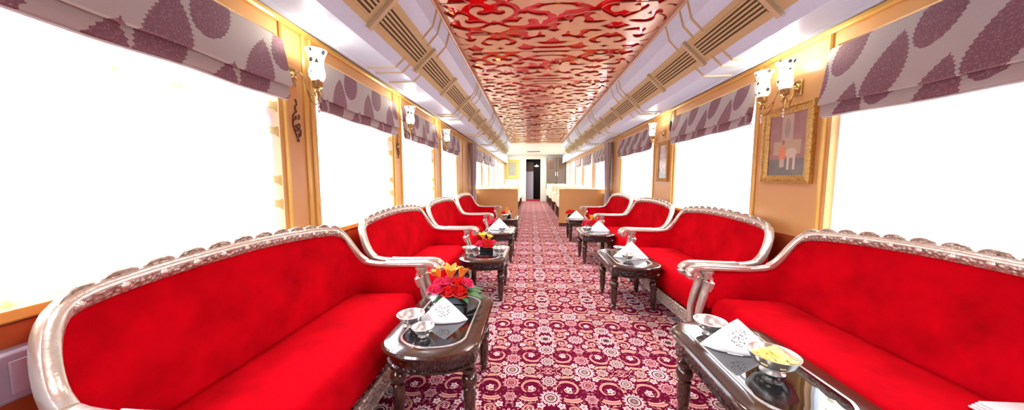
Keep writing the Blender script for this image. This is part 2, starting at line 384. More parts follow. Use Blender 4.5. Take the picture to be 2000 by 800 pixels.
# --- fretwork, cut-outs drawn as closed outlines in the plane of the panel (cell 0.925 x 0.48, mirrored)
K = 600.0 * (2.5 - H0)
def pt(px, py):
    yy = 600.0 * 1.3 / (350.0 - py); return ((px - 1037.0) / 600.0 * yy - 0.19, yy - 2.31)
def c1(x, y): return pt(850 + x / 13.33, y / 13.33)
def c2(x, y): return pt(930 + x / 12.5, y / 12.5)
def c3(x, y): return pt(860 + x / 8.333, 50 + y / 8.333)
Sh = []   # (kind, points) kinds: 'q' mirrored four ways, 'x' touches the centre line, 'm' sits on the cell's middle row
Sh.append(('q', [c2(*p) for p in ((160, 290), (240, 270), (300, 232), (350, 250), (400, 270), (490, 292), (400, 315), (330, 340), (270, 320))]))
Sh.append(('q', [c2(*p) for p in ((500, 430), (540, 395), (650, 390), (790, 420), (880, 475), (905, 525), (850, 580), (700, 650), (520, 725), (470, 700), (425, 690), (380, 700), (330, 735), (250, 705), (100, 650), (0, 600), (-175, 497), (-137, 431), (-15, 389), (125, 408), (195, 450), (150, 460), (31, 469), (12, 525), (20, 560), (170, 590), (300, 570), (375, 540), (450, 570), (590, 590), (690, 540), (700, 500), (640, 460), (530, 470))]))
Sh.append(('x', [c2(*p) for p in ((1925, 235), (1560, 240), (1500, 262), (1400, 255), (1330, 215), (1250, 180), (960, 185), (870, 270), (755, 290), (870, 320), (960, 360), (1030, 420), (1060, 470), (1200, 400), (1330, 380), (1450, 330), (1560, 345), (1700, 345), (1925, 335))]))
Sh.append(('x', [c2(*p) for p in ((1925, 390), (1720, 400), (1560, 420), (1450, 475), (1280, 465), (1480, 500), (1600, 510), (1720, 510), (1760, 570), (1850, 590), (1925, 650))]))
Sh.append(('q', [c2(*p) for p in ((935, 640), (1000, 590), (1060, 565), (1140, 580), (1210, 555), (1300, 590), (1480, 630), (1620, 620), (1695, 660), (1640, 710))] + [c3(*p) for p in ((1630, 60), (1610, 120), (1560, 100), (1570, 60), (1500, 30), (1420, 30), (1390, 60), (1395, 90), (1420, 100), (1350, 130), (1200, 130), (1100, 120), (1010, 95), (1100, 80), (1240, 90), (1270, 50), (1340, 20), (1250, -8), (1150, 12))]))
Sh.append(('q', [c1(*p) for p in ((100, 260), (160, 330), (300, 330), (390, 390), (520, 400), (690, 490), (710, 430), (800, 350), (950, 310), (830, 290), (740, 230), (660, 185), (560, 180), (400, 180), (340, 240), (320, 290), (200, 290))]))
Sh.append(('q', [c1(*p) for p in ((210, 490), (260, 550), (330, 510), (430, 500), (510, 495), (430, 465), (330, 480))]))
Sh.append(('q', [c1(*p) for p in ((920, 690), (730, 585), (600, 580), (530, 620), (510, 690), (650, 690), (690, 740))] + [c3(*p) for p in ((340, 95), (380, 125), (480, 140), (640, 130), (735, 100), (680, 85), (560, 85), (470, 95), (410, 70), (400, 40), (395, 20))]))
Sh.append(('q', [c3(*p) for p in ((180, 45), (230, 20), (330, 15), (280, 32), (215, 50), (190, 110), (230, 130), (180, 128), (160, 90))]))
lips = [c3(*p) for p in ((650, 188), (740, 165), (830, 128), (865, 140), (930, 125), (1000, 150), (1060, 170), (1135, 188), (1060, 205), (950, 245), (910, 225), (865, 245), (760, 215))]
cym = sum(p[1] for p in lips) / len(lips); lips = [(p[0], p[1] - cym + 0.48) for p in lips]
Sh.append(('m', lips))
Sh.append(('x', [(0.0, 0.385), (-0.035, 0.41), (-0.07, 0.425), (-0.03, 0.45), (-0.012, 0.48), (-0.03, 0.51), (-0.07, 0.535), (-0.035, 0.55), (0.0, 0.575)]))
cell = 0.96; ncell = 14
cd = bpy.data.curves.new('ceiling_fretwork', 'CURVE'); cd.dimensions = '2D'; cd.fill_mode = 'BOTH'; cd.extrude = 0.004
def spl(P):
    sp = cd.splines.new('POLY'); sp.points.add(len(P) - 1); sp.use_cyclic_u = True
    for i, p in enumerate(P): sp.points[i].co = (p[0], p[1], 0, 1)
HW = 0.915
spl([(-HW, 0), (HW, 0), (HW, cell), (-HW, cell)])
def inside(P): return [(max(-HW + .01, min(HW - .01, x)), max(0.012, min(cell - .012, y))) for x, y in P]
for kind, P in Sh:
    if kind == 'x':
        full = P + [(-x, y) for x, y in reversed(P[1:-1])]
        full = chaikin(full, 1)
        spl(inside(full))
        if max(p[1] for p in P) < 0.48: spl(inside([(x, cell - y) for x, y in full]))
    else:
        P = chaikin(P, 1)
        for sx in (1, -1):
            Q = [(sx * x, y) for x, y in P]; spl(inside(Q))
            if kind == 'q': spl(inside([(x, cell - y) for x, y in Q]))
cd.materials.append(M['lattice'])
fo = bpy.data.objects.new('ceiling_fretwork', cd); COL.objects.link(fo); tag(fo, kind='structure')
fo.location = (XC, 2.31 - 5 * cell + 0.0, 2.512)
md = fo.modifiers.new('arr', 'ARRAY'); md.count = ncell; md.use_relative_offset = False; md.use_constant_offset = True; md.constant_offset_displace = (0, cell, 0)
struct(MB().box(PX0, PX1, 2.31 + 9 * cell, PY1 + .01, 2.49, 2.515), 'trim_3', 'lattice')
# --- AC ducts along both sides: profile in (x, z), mirrored about the centre line
PROF = [(-0.72, 2.535), (-0.72, 2.485), (-0.755, 2.36), (-0.84, 2.27), (-0.97, 2.144), (-1.05, 2.068), (-1.27, 2.07)]
def mirx(x): return 2 * XC - x
def side(x, s): return x if s < 0 else mirx(x)
for s, nm in ((-1, 'left'), (1, 'right')):
    xw = XL if s < 0 else XR
    poly = [(side(x, s), z) for x, z in PROF] + [(side(-1.27, s), 2.535)]
    struct(MB().prism(poly, Y0, PY1, 'y'), 'ceiling_duct_' + nm, 'white')
    # cove moulding between duct and wall
    xo = side(-1.27, s)
    pts = [(xo, 2.535), (xo, 2.069), (xo + s * .03, 2.062), (xo + s * .05, 2.085), (xo + s * .10, 2.10), (xw - s * .035, 2.135), (xw, 2.14), (xw, 2.535)]
    struct(MB().prism(pts, Y0, Y1, 'y'), 'trim_cove_' + nm, 'white', smooth=True)
    struct(MB().sweep([(xw - s * .012, Y0, 2.115), (xw - s * .012, Y1, 2.115)], .016, .02, n=8), 'trim_cornice_' + nm, 'wood_trim')
    struct(MB().sweep([(side(-0.72, s), Y0, 2.487), (side(-0.72, s), PY1, 2.487)], .012, .012, n=8), 'trim_edge_' + nm, 'lattice')
    # vent grilles, one per bay
    a = Vector((side(-0.84, s), 0, 2.27)); b = Vector((side(-0.97, s), 0, 2.144)); dv = (b - a); L = dv.length; dv.normalize()
    nrm = Vector((-s * -dv.z * -1, 0, 0)); nrm = Vector((dv.z, 0, -dv.x)); 
    if nrm.z > 0: nrm = -nrm
    def P3(q, y, h): p = a + dv * (q * L) + nrm * h; return (p.x, y, p.z)
    def slab(mb, q0, q1, y0, y1, h0, h1):
        mb.rings([[P3(q0, y0, h0), P3(q1, y0, h0), P3(q1, y0, h1), P3(q0, y0, h1)], [P3(q0, y1, h0), P3(q1, y1, h0), P3(q1, y1, h1), P3(q0, y1, h1)]])
    first = None; y = 1.87 - 0.75; i = 0
    ORD = ['nearest', 'second', 'third', 'fourth', 'fifth', 'sixth', 'seventh', 'eighth', 'ninth', 'tenth', 'eleventh', 'twelfth', 'thirteenth', 'fourteenth']
    while y < PY1 - .3:
        y1 = y + 0.75
        if y > -0.5 and (first is None):
            g = thing('vent_grille', 'gold slatted vent grille, nearest on the %s ceiling duct' % nm, 'vent', (0, y, 0), 0, 'gold vent grilles along the %s ceiling duct' % nm)
            m = MB(); slab(m, -.12, 1.12, .03, .742, -0.004, 0.004); m.build('backing', 'ventgold', g, flat=True)
            m = MB(); slab(m, 0.10, 0.90, .05, .70, 0.004, 0.007); m.build('slot', 'darkslot', g, flat=True)
            m = MB()
            for k in range(6):
                q = .14 + k * .144; slab(m, q - .035, q + .035, .05, .70, 0.004, 0.016)
            m.build('slat', 'ventgold', g, flat=True)
            m = MB(); slab(m, -.2, 1.2, 0, .032, 0.0, 0.026); m.build('cap', 'rib', g, flat=True)
            first = g
        elif first is not None: dup(first, (0, y, 0), None, 'gold slatted vent grille, %s along the %s ceiling duct' % (ORD[i], nm))
        y = y1; i += 1
    # gold cross ribs
    ribs = []
    for grp in range(-1, 5):
        for off in (0.0, 0.12, 0.36):
            yy = 2.40 + grp * 1.76 + off
            if yy > PY1: continue
            for seg in (PROF[1:4], PROF[4:7]):
                Q = [(side(x, s), z) for x, z in seg]
                pth = []
                for k, (x, z) in enumerate(Q):
                    pth.append((x, yy, z))
                m = MB().sweep(pth, .012, .008, up=(0, 1, 0), n=6)
                ribs.append(m)
    m = MB()
    for r in ribs:
        bb = len(m.v); m.v += r.v; m.f += [[bb + i for i in f] for f in r.f]
    struct(m, 'trim_ribs_' + nm, 'rib')
# --- windows
for s, wins, xw, nm in ((-1, WIN_L, XL, 'left'), (1, WIN_R, XR, 'right')):
    for i, (a, b) in enumerate(wins):
        fr = MB(); xa, xb = sorted((xw + s * .05, xw + s * .088)); w = .03
        fr.box(xa, xb, a, a + w, ZS, ZT); fr.box(xa, xb, b - w, b, ZS, ZT); fr.box(xa, xb, a + w, b - w, ZS, ZS + w); fr.box(xa, xb, a + w, b - w, ZT - w, ZT)
        fr.box(xa, xb, a + w, b - w, 1.60, 1.62)
        n = i + 1 if s < 0 else i + 1 + len(WIN_L)
        fo_ = struct(fr, 'window_%d' % n, 'bar')
        tag(MB().box(xw + s * .07 - .002, xw + s * .07 + .002, a + w, b - w, ZS + w, ZT - w).build('pane', 'pane', fo_, smooth=False), kind='structure')
        xa, xb = sorted((xw + s * .05, xw - s * .03))
        struct(MB().box(xa, xb, a - .02, b + .02, ZS - .03, ZS + .004), 'windowsill_%d' % n, 'wood_trim', bevel=.004)
# sheer curtains and roman shades
WORD_L = {2: 'nearest on the left wall, by the first red sofa', 3: 'second along the left wall, past the first sconce', 4: 'third along the left wall', 5: 'fourth along the left wall, before the drape'}
WORD_R = {1: 'nearest on the right wall, beyond the framed painting', 2: 'second along the right wall, between the two paintings', 3: 'third along the right wall, past the small painting'}
def curtain(xw, s, a, b, z0, z1, label, group=None):
    n = int((b - a) / 0.012); m = MB(); Lh = z1 - z0
    def fn(p, q):
        yy = (p - .5) * (b - a); am = .010 + .008 * abs(2 * p - 1) ** 4
        return (am * math.sin(p * (b - a) * 62) + 0.003 * math.sin(p * 170), yy, z0 - 0.0 + q * Lh - z0)
    m.grid(fn, n, 3)
    o = m.build('sheer_curtain', 'sheer', loc=(xw + s * .025, (a + b) / 2, z0)); tag(o, label, 'curtain', group); return o
def shade(xw, s, a, b, label, droop=0.0, group=None, low=0.0):
    g = thing('roman_shade', label, 'window blind', (xw - s * .012, (a + b) / 2, 0), 0 if s < 0 else PI, group)
    w = (b - a) / 2 + .02
    prof = [(.004, 2.005), (.020, 1.99), (.028, 1.93), (.040, 1.84), (.055, 1.755), (.058, 1.735), (.050, 1.728), (.040, 1.745), (.034, 1.75), (.030, 1.74), (.034, 1.71), (.038, 1.685), (.036, 1.668), (.026, 1.66), (.016, 1.672), (.010, 1.72), (.006, 1.80), (.002, 1.90)]
    n = 16
    rg = []
    for i in range(n + 1):
        yy = -w + 2 * w * i / n; dr = 0.008 * math.sin(i * .9) * 0.5 - droop * (i / n) - low
        edge = 0.010 * math.exp(-((w - abs(yy)) / .05))
        rg.append([(x + edge * (1 - (z - 1.66) * 2.9) + 0.002 * math.sin(yy * 17 + z * 9), yy, z + dr * min(1, max(0, (2.0 - z) / .25))) for x, z in prof])
    MB().rings(rg).build('shade_cloth', 'shade', g)
    rg = [[(.025 + .008 * math.cos(q * PI / 4), -w + 2 * w * i / n, 1.657 + .006 * math.sin(q * PI / 4) + 0.008 * math.sin(i * .9) * 0.5 - droop * (i / n) - low) for q in range(8)] for i in range(n + 1)]
    MB().rings(rg).build('bottom_bar', 'bar', g); return g
for s, wins, xw, WD in ((-1, WIN_L, XL, WORD_L), (1, WIN_R, XR, WORD_R)):
    for i, (a, b) in enumerate(wins):
        if b < 0.3: continue
        sn = 'left' if s < 0 else 'right'
        if i in WD:
            curtain(xw, s, a, b, ZS + .006, ZT - .01, 'white sheer curtain over the window ' + WD[i])
            shade(xw, s, a, b, 'leaf printed roman shade, ' + WD[i], .05 if (s > 0 and i == 1) else 0.0, low=.07 if (s > 0 and i == 1) else 0.0)
        else:
            curtain(xw, s, a, b, ZS + .006, ZT - .01, 'white sheer curtain, %s window beyond the booth partition, %s wall' % (('first', 'second', 'third', 'fourth', 'fifth', 'last')[i - (6 if s < 0 else 4)], sn), 'sheer curtains in the dining area, %s wall' % sn)
            if b < 13: shade(xw, s, a, b, 'short printed shade, %s window beyond the booth partition, %s wall' % (('first', 'second', 'third', 'fourth', 'fifth', 'last')[i - (6 if s < 0 else 4)], sn), group='printed shades in the dining area, %s wall' % sn)
# pillar mouldings
def vert_mold(x, y, z0, z1, n): struct(MB().sweep([(x, y, z0), (x, y, z1)], .014, .014, up=(0, 1, 0), n=8), 'trim_%d' % n, 'wood_trim', smooth=True)
k = 10
for yy in (1.76, 1.93, 1.99, 3.21, 3.38, 4.60, 4.89, 6.02, 6.5): vert_mold(XL + .004, yy, ZS, 2.10, k); k += 1
for yy in (2.11, 2.70, 4.21, 4.84, 6.62): vert_mold(XR - .004, yy, ZS, 2.10, k); k += 1
# ------------------------------------------------------------------ sofas (local x = distance from the wall, y along it)
def make_sofa(label):
    g = thing('sofa', label, 'sofa')
    half = [(.55, .685, .600), (.42, .685, .598), (.32, .683, .603), (.265, .680, .618), (.225, .672, .650), (.192, .660, .700), (.165, .645, .755), (.143, .625, .805), (.126, .595, .842), (.116, .55, .862), (.112, .48, .874), (.108, .36, .886), (.105, .18, .896), (.105, 0, .900)]
    path = [(x, -y, z) for x, y, z in half] + list(reversed(half[:-1]))
    # upholstered shell
    bot = [(.66, .66), (.55, .66), (.44, .66), (.36, .66), (.31, .655), (.27, .65), (.24, .635), (.22, .61), (.205, .57), (.20, .52), (.195, .46), (.19, .34), (.19, .17), (.19, 0)]
    top = [(.66, .670, .585)] + [(x, y - .005, z - .01) for x, y, z in half[:]]
    top = [(.66, .672, .585)] + [(p[0] + .004, p[1] - .012, p[2] - .012) for p in half[:-1]][:12] + [(half[-1][0] + .004, 0, half[-1][2] - .012)]
    top[0:1] = [(.66, .672, .585)]
    tp = top; bt = bot
    full_t = [(x, -y, z) for x, y, z in tp] + [(x, y, z) for x, y, z in reversed(tp[:-1])]
    full_b = [(x, -y, .34) for x, y in bt] + [(x, y, .34) for x, y in reversed(bt[:-1])]
    N = len(full_t); nv = 8
    def nor(i):
        p = full_b[max(i - 1, 0)]; q = full_b[min(i + 1, N - 1)]
        d = Vector((q[0] - p[0], q[1] - p[1], 0)).normalized(); n_ = Vector((-d.y, d.x, 0))
        c = Vector((.45, 0, 0)) - Vector(full_b[i]); c.z = 0
        return n_ if n_.dot(c) > 0 else -n_
    rings = []
    for i in range(N):
        t_, b_ = Vector(full_t[i]), Vector(full_b[i]); n_ = nor(i); ring = []
        for j in range(nv + 1):
            q = j / nv; p = b_.lerp(t_, q); bul = math.sin(PI * (0.15 + 0.85 * q)) ** .6 * (.022 if 3 < i < N - 4 else .012) if q < 1 else 0
            ring.append(p + n_ * bul)
        for j in range(nv, -1, -1):
            q = j / nv; p = b_.lerp(t_, q); ring.append(p - n_ * (.028 + .012 * (1 - q)) + Vector((0, 0, -.005)))
        rings.append(ring)
    MB().rings(rings).build('back_upholstery', 'velvet', g)
    # seat
    def outline(off, z):
        P = []
        for i in range(25):
            y = -.648 + 1.296 * i / 24; P.append((.628 + .035 * math.cos(PI * y / 1.4) - off, y * (1 - off * 0.9), z))
        P += [(.20 + off * .5, .64 - off, z), (.20 + off * .5, 0, z), (.20 + off * .5, -.64 + off, z)]
        return P
    sr = [outline(.02, .19), outline(.0, .22), outline(-.006, .30), outline(.0, .365), outline(.022, .405), outline(.06, .422), outline(.14, .430), outline(.22, .432)]
    MB().rings(sr).build('seat_cushion', 'velvet', g)
    # base rail
    rail = [(.632 + .035 * math.cos(PI * y / 1.4), y, .15) for y in [-.64 + 1.28 * i / 20 for i in range(21)]]
    m = MB(); m.sweep(rail, .016, .045, sq=.5); m.sweep([(x + .012, y, z + .045) for x, y, z in rail], .008, .008); m.sweep([(x + .008, y, z - .045) for x, y, z in rail], .008, .010)
    m.build('base_rail', 'emboss', g)
    # crest frame
    i0 = 3
    bp = chaikin(path[i0:len(path) - i0], 1, False)
    m = MB(); m.sweep(bp, .021, .026, up=(1, 0, .3), sq=.65, n=12)
    m.sweep([(x + .016, y * .985, z - .012) for x, y, z in bp], .009, .009, n=6)
    m.build('back_frame', 'silver', g)
    # scalloped carved crest following the frame
    fz = [(0, .900, .105), (.18, .896, .105), (.36, .886, .108), (.48, .874, .112), (.55, .862, .116), (.595, .842, .126), (.625, .805, .143)]
    def fr(y):
        y = abs(y)
        for (a0, z0, x0), (a1, z1, x1) in zip(fz, fz[1:]):
            if y <= a1: q = (y - a0) / (a1 - a0); return z0 + (z1 - z0) * q, x0 + (x1 - x0) * q
        return fz[-1][1], fz[-1][2]
    n = 132; ns = 12; rg = []; rim = []; YC = .618
    for i in range(n + 1):
        y = -YC + 2 * YC * i / n; zc, xc = fr(y); ph = (i / n * ns) % 1.0; u_ = math.sqrt(max(0, 1 - (2 * ph - 1) ** 2)); k_ = 1 - .35 * (abs(y) / YC) ** 3
        zt = zc + .010 + .030 * u_ * k_
        rg.append([(xc - .014, y, zc - .034), (xc + .018, y, zc - .036), (xc + .027, y, zc - .022), (xc + .027, y, zc - .004), (xc + .018, y, zc + .004), (xc + .012, y, zc + .3 * .010 + .5 * (zt - zc)), (xc + .016, y, zt - .003), (xc + .004, y, zt), (xc - .014, y, zt - .004)])
        rim.append((xc + .010, y, zt))
    MB().rings(rg).build('crest_rail', 'emboss', g)
    m = MB().sweep(rim, .0045, .0045, up=(1, 0, 0), n=6)
    for i in range(ns):
        y = -YC + 2 * YC * (i + .5) / ns; zc, xc = fr(y)
        for q in (-1, 0, 1): m.sweep([(xc + .016, y + q * .012, zc + .004), (xc + .016, y + q * .024, zc + .026 - abs(q) * .006)], .004, .004, up=(1, 0, 0), n=6)
        b0 = len(m.v); m.lathe([(.001, -.004), (.011, -.003), (.013, .0), (.008, .004), (.004, .006), (.001, .006)], (0, 0, 0), 10)
        for q in range(b0, len(m.v)):
            x_, y_, z_ = m.v[q]; m.v[q] = (xc + .029 + z_, y + x_, zc - .013 + y_)
    m.build('crest_carving', 'silver', g)
    # arms
    for sy in (-1, 1):
        y = .685 * sy
        arm = [(.265, .680 * sy, .618), (.32, .683 * sy, .605), (.42, y, .600), (.55, y, .602), (.66, y, .606), (.715, y, .606), (.755, y, .598), (.780, y, .578), (.782, y, .552), (.765, y, .535), (.745, y, .540), (.738, y, .556), (.750, y, .566)]
        arm = chaikin(arm, 1, False)
        aw = [(.024 + .006 * min(1, i / 10)) * (1 if i < len(arm) - 8 else .85) for i in range(len(arm))]
        m = MB(); m.sweep(arm, aw, [.017 if i < len(arm) - 8 else .013 for i in range(len(arm))], up=(-.2, 0, 1), sq=.6, n=12)
        for e in (-1, 1):
            m.sweep([(.745, y + e * .026 - .004, .565), (.745, y + e * .026 + .004, .565)], .018, .018, n=10)
            m.sweep([(p[0], p[1] + e * .022, p[2] + .013) for p in arm[4:14]], .006, .006, n=6)
        m.build('armrest', 'silver', g)
        ps = [(.655, y, .585), (.655, y, .56), (.640, y, .53), (.640, y, .50), (.655, y, .45), (.680, y, .38), (.700, y, .30), (.700, y, .22), (.685, y, .14), (.68, y, .10)]
        ps = chaikin(ps, 1, False)
        pw = [(.036, .026)[0 if (i < 3) else 1] if i < 6 else .031 + .008 * math.sin(i * .35) for i in range(len(ps))]
        m = MB(); m.sweep(ps, pw, [q * .8 for q in pw], up=(1, 0, 0), sq=.7, n=12)
        m.sweep([(.652, y, .588), (.652, y, .572)], .036, .036, n=8); m.sweep([(.642, y, .538), (.642, y, .526)], .028, .028, n=12)
        m.build('arm_support', 'silver', g)
        for (lx, top_r) in ((.672, .028), (.22, .024)):
            m = MB().sweep([(lx, y * .975, .12), (lx + .012, y * .98, .09), (lx + .008, y * .985, .05), (lx, y * .99, .02), (lx + .008, y * .99, 0)], [top_r, top_r * 1.1, top_r * .75, top_r * .6, top_r * .8], [top_r, top_r * 1.1, top_r * .75, top_r * .6, top_r * .8], up=(1, 0, 0))
            m.build('leg', 'silver', g)
        m = MB().sweep([(.20, y * .965, .15), (.67, y * .965, .15)], .012, .045, sq=.5); m.build('side_rail', 'silver', g)
    return g
SY = [1.365, 2.905, 4.44, 5.975]
LS = ['large red velvet sofa nearest on the left, silver frame curling round at the frame edge', 'red velvet sofa second on the left, beside the table with two silver bowls', 'red velvet sofa third on the left, partly hidden by the sofas before it', 'red velvet sofa last on the left, in front of the orange partition']
RS = ['large red velvet sofa nearest on the right, behind the table with the chips bowl', 'red velvet sofa second on the right, whole back visible under the tall painting', 'red velvet sofa third on the right, under the middle window', 'red velvet sofa last on the right, beside the orange partition']
sofa = make_sofa(LS[0]); sofa.location = (XL + .02, SY[0], 0); sofa['group'] = 'red velvet sofas with silver frames'
sofa.scale = (1, 1.045, 1)
for i in (1, 2, 3): dup(sofa, (XL + .02, SY[i], 0), 0, LS[i])
for i in range(4): dup(sofa, (XR - .02, SY[i] + .03, 0), PI, RS[i])
# ------------------------------------------------------------------ tables
TZ = 0.44
def toutline(a, b, off=0.0):     # a half width (x), b half length (y)
    a -= off; b -= off; P = []; c = b * .60
    for k in range(13):
        th = PI / 2 * k / 12 * .86 + .14 * PI / 2
        P.append((a * 1.02 * math.cos(th) ** .88, c + (b - c) * math.sin(th)))
    Q = [(a, c * .9)] + P
    full = Q + [(-x, y) for x, y in reversed(Q[:-1])]
    return full + [(-x, -y) for x, y in full]
def ringz(P, z): return [(x, y, z) for x, y in P]
def make_table(label):
    g = thing('coffee_table', label, 'table')
    a, b = .236, .39
    o = lambda q: toutline(a, b, q)
    MB().rings([ringz(o(.012), TZ - .028), ringz(o(.002), TZ - .022), ringz(o(.0), TZ - .012), ringz(o(.006), TZ - .003), ringz(o(.016), TZ), ringz(o(.078), TZ), ringz(o(.080), TZ - .006), ringz(o(.16), TZ - .006)]).build('tabletop', 'walnut', g)
    MB().rings([ringz(o(.074), TZ - .001), ringz(o(.074), TZ + .0025), ringz(o(.083), TZ + .0025), ringz(o(.083), TZ - .001)], caps=False).build('silver_inlay', 'chrome', g)
    MB().rings([ringz(o(.083), TZ - .004), ringz(o(.083), TZ + .0015), ringz(o(.09), TZ + .002)]).build('glass_inset', 'blackglass', g)
    m = MB().rings([ringz(o(.030), TZ - .10), ringz(o(.022), TZ - .095), ringz(o(.022), TZ - .085), ringz(o(.030), TZ - .080), ringz(o(.032), TZ - .045), ringz(o(.024), TZ - .040), ringz(o(.022), TZ - .027)])
    m.build('apron', 'carved', g)
    for sx in (-1, 1):
        for sy in (-1, 1):
            lx, ly = sx * .176, sy * .225
            m = MB(); m.box(lx - .031, lx + .031, ly - .031, ly + .031, .315, TZ - .03)
            m.lathe([(.026, .312), (.026, .318)], (lx, ly, 0), 14)
            pr = [(1.28 * q_, z_) for q_, z_ in [(.024, .315), (.017, .308), (.026, .300), (.028, .290), (.026, .280), (.019, .272), (.027, .262), (.031, .245), (.029, .225), (.021, .210), (.026, .203), (.026, .196), (.020, .190), (.024, .170), (.023, .110), (.018, .060), (.016, .052), (.022, .046), (.022, .040), (.015, .034), (.013, .010), (.016, .004), (.015, 0)]]
            m.lathe(list(reversed(pr)), (lx, ly, 0), 14)
            m.build('leg', 'walnut', g)
    return g
LTY = [1.62, 3.17, 4.62, 6.12]; RTY = [1.28, 3.03, 4.58, 6.15]; LX, RX = -.468, .944
TL = ['dark carved coffee table nearest on the left, under the orange and pink bouquet', 'dark coffee table second on the left, holding two silver bowls and red roses', 'dark coffee table third on the left, with a white napkin tent', 'dark coffee table last on the left, next to the orange partition']
TR = ['large dark coffee table nearest on the right, holding the chips bowl', 'dark coffee table second on the right, with a napkin tent and no flowers', 'dark coffee table third on the right, with yellow and red flowers', 'dark coffee table last on the right, beside the orange partition']
tab = make_table(TL[0]); tab.location = (LX, LTY[0], 0); tab['group'] = 'carved coffee tables with glass tops'
for i in (1, 2, 3): dup(tab, (LX, LTY[i], 0), 0, TL[i])
for i in range(4): dup(tab, (RX, RTY[i], 0), 0, TR[i])
TT = TZ + .003
# ------------------------------------------------------------------ tableware
def napkin(loc, rz, label, sc=1.0):
    m = MB(); nu, nv = 28, 12; Hh = .135 * sc; Rr = .135 * sc
    def fn(p, q):
        a = (p - .5) * PI * 1.05; w = Rr * (1 - q) ** .92
        sc_ = 1 + .06 * abs(math.sin(p * PI * 5)) * (1 - q)
        return (w * .42 * math.cos(a) * sc_, w * math.sin(a) * sc_, Hh * q + .001)
    m.grid(fn, nu, nv)
    g = m.build('napkin', 'napkin', solid=.003); g.location = loc; g.rotation_euler = (0, 0, rz); return tag(g, label, 'napkin', 'white napkins folded as tents')
def make_bowl(label, loc, r=.05, fill=False):
    g = thing('footed_bowl', label, 'bowl', loc, 0, 'silver footed bowls')
    k = r / .05
    MB().lathe([(.024 * k, 0), (.026 * k, .003), (.016 * k, .006), (.013 * k, .010), (.015 * k, .014)], n=20).build('foot', 'chrome', g)
    MB().lathe([(.010 * k, .012), (.028 * k, .016), (.042 * k, .027), (.050 * k, .042), (.054 * k, .050), (.051 * k, .050), (.041 * k, .030), (.026 * k, .020), (.004, .018)], n=24, lobes=6, la=.0).build('bowl', 'chrome', g)
    return g
def chips(loc, r, label):
    m = MB(); rnd = random.Random(3)
    for i in range(60):
        a = rnd.random() * 6.28; rr = r * .75 * math.sqrt(rnd.random()); z = .046 + .030 * (1 - rr / r) * rnd.random(); s = .015 + rnd.random() * .010; ti = rnd.random() * 1.2; tw = rnd.random() * 6
        cx, cy = rr * math.cos(a), rr * math.sin(a)
        rg = []
        for q in (0.02, .5, 1.0):
            rg.append([(cx + s * q * math.cos(th), cy + s * q * math.sin(th), z + s * ti * q * math.cos(th + tw) * .6 + q * q * .005 * math.cos(2 * th)) for th in [2 * PI * k / 9 for k in range(9)]])
        b = len(m.v); m.rings(rg, caps=False)
    o = m.build('chips', 'chips', solid=.0015, loc=loc); return tag(o, label, 'food', kind='stuff')
def rose(m_name, mat, parent, loc, r, tilt):
    m = MB(); rnd = random.Random(int(loc[0] * 1000 + loc[1] * 777))
    for layer, (n, rad, h, open_) in enumerate(((3, .30, .55, .1), (4, .5, .6, .25), (5, .75, .6, .5), (6, .98, .5, .85))):
        for k in range(n):
            a0 = 2 * PI * k / n + layer * .7
            def fn(p, q, a0=a0, rad=rad, h=h, n=n, open_=open_):
                a = a0 + (p - .5) * 2 * PI / n * 1.5; w = math.sin(PI * min(.96, q * .75 + .12)) ** .5
                rr = r * rad * (.25 + .75 * q ** .6) * (1 + .10 * open_ * q * math.cos((p - .5) * 5)) * (1 - .12 * (abs(p - .5) * 2) ** 2)
                zz = r * (-.35 * (1 - q) + h * (q - .1) - open_ * .55 * q * q + .25 * (1 - rad))
                return (rr * math.cos(a), rr * math.sin(a), zz - .05 * r * (abs(p - .5) * 2) ** 2)
            m.grid(fn, 6, 5)
    m.lathe([(.05 * r, -.5 * r), (.35 * r, -.4 * r), (.55 * r, -.1 * r), (.3 * r, .15 * r), (.05 * r, .2 * r)], n=10)
    o = m.build(m_name, mat, parent, loc=loc, rot=tilt); return o
def lily(mat, parent, loc, r, tilt):
    m = MB()
    for k in range(6):
        a = 2 * PI * k / 6
        def fn(p, q):
            w = r * .24 * math.sin(PI * min(1, q * .93 + .06)) ; rad = r * (.06 + .62 * q ** 1.6); zz = r * (1.25 * q - .30 * q ** 3)
            s_ = (p - .5) * 2 * w
            return (rad * math.cos(a) - s_ * math.sin(a), rad * math.sin(a) + s_ * math.cos(a), zz + abs(p - .5) * .15 * r * (1 - q))
        m.grid(fn, 4, 8)
    return m.build('lily', mat, parent, loc=loc, rot=tilt, solid=.001)
def leafp(parent, loc, ln, az, el):
    m = MB()
    def fn(p, q):
        w = ln * .20 * math.sin(PI * min(1, q * .95 + .03)); s_ = (p - .5) * 2 * w
        x = ln * q; z = -.25 * ln * q * q + abs(p - .5) * .3 * w
        return (x, s_, z)
    m.grid(fn, 4, 8); return m.build('leaf', 'leaf', parent, loc=loc, rot=(0, -el, az), solid=.001)
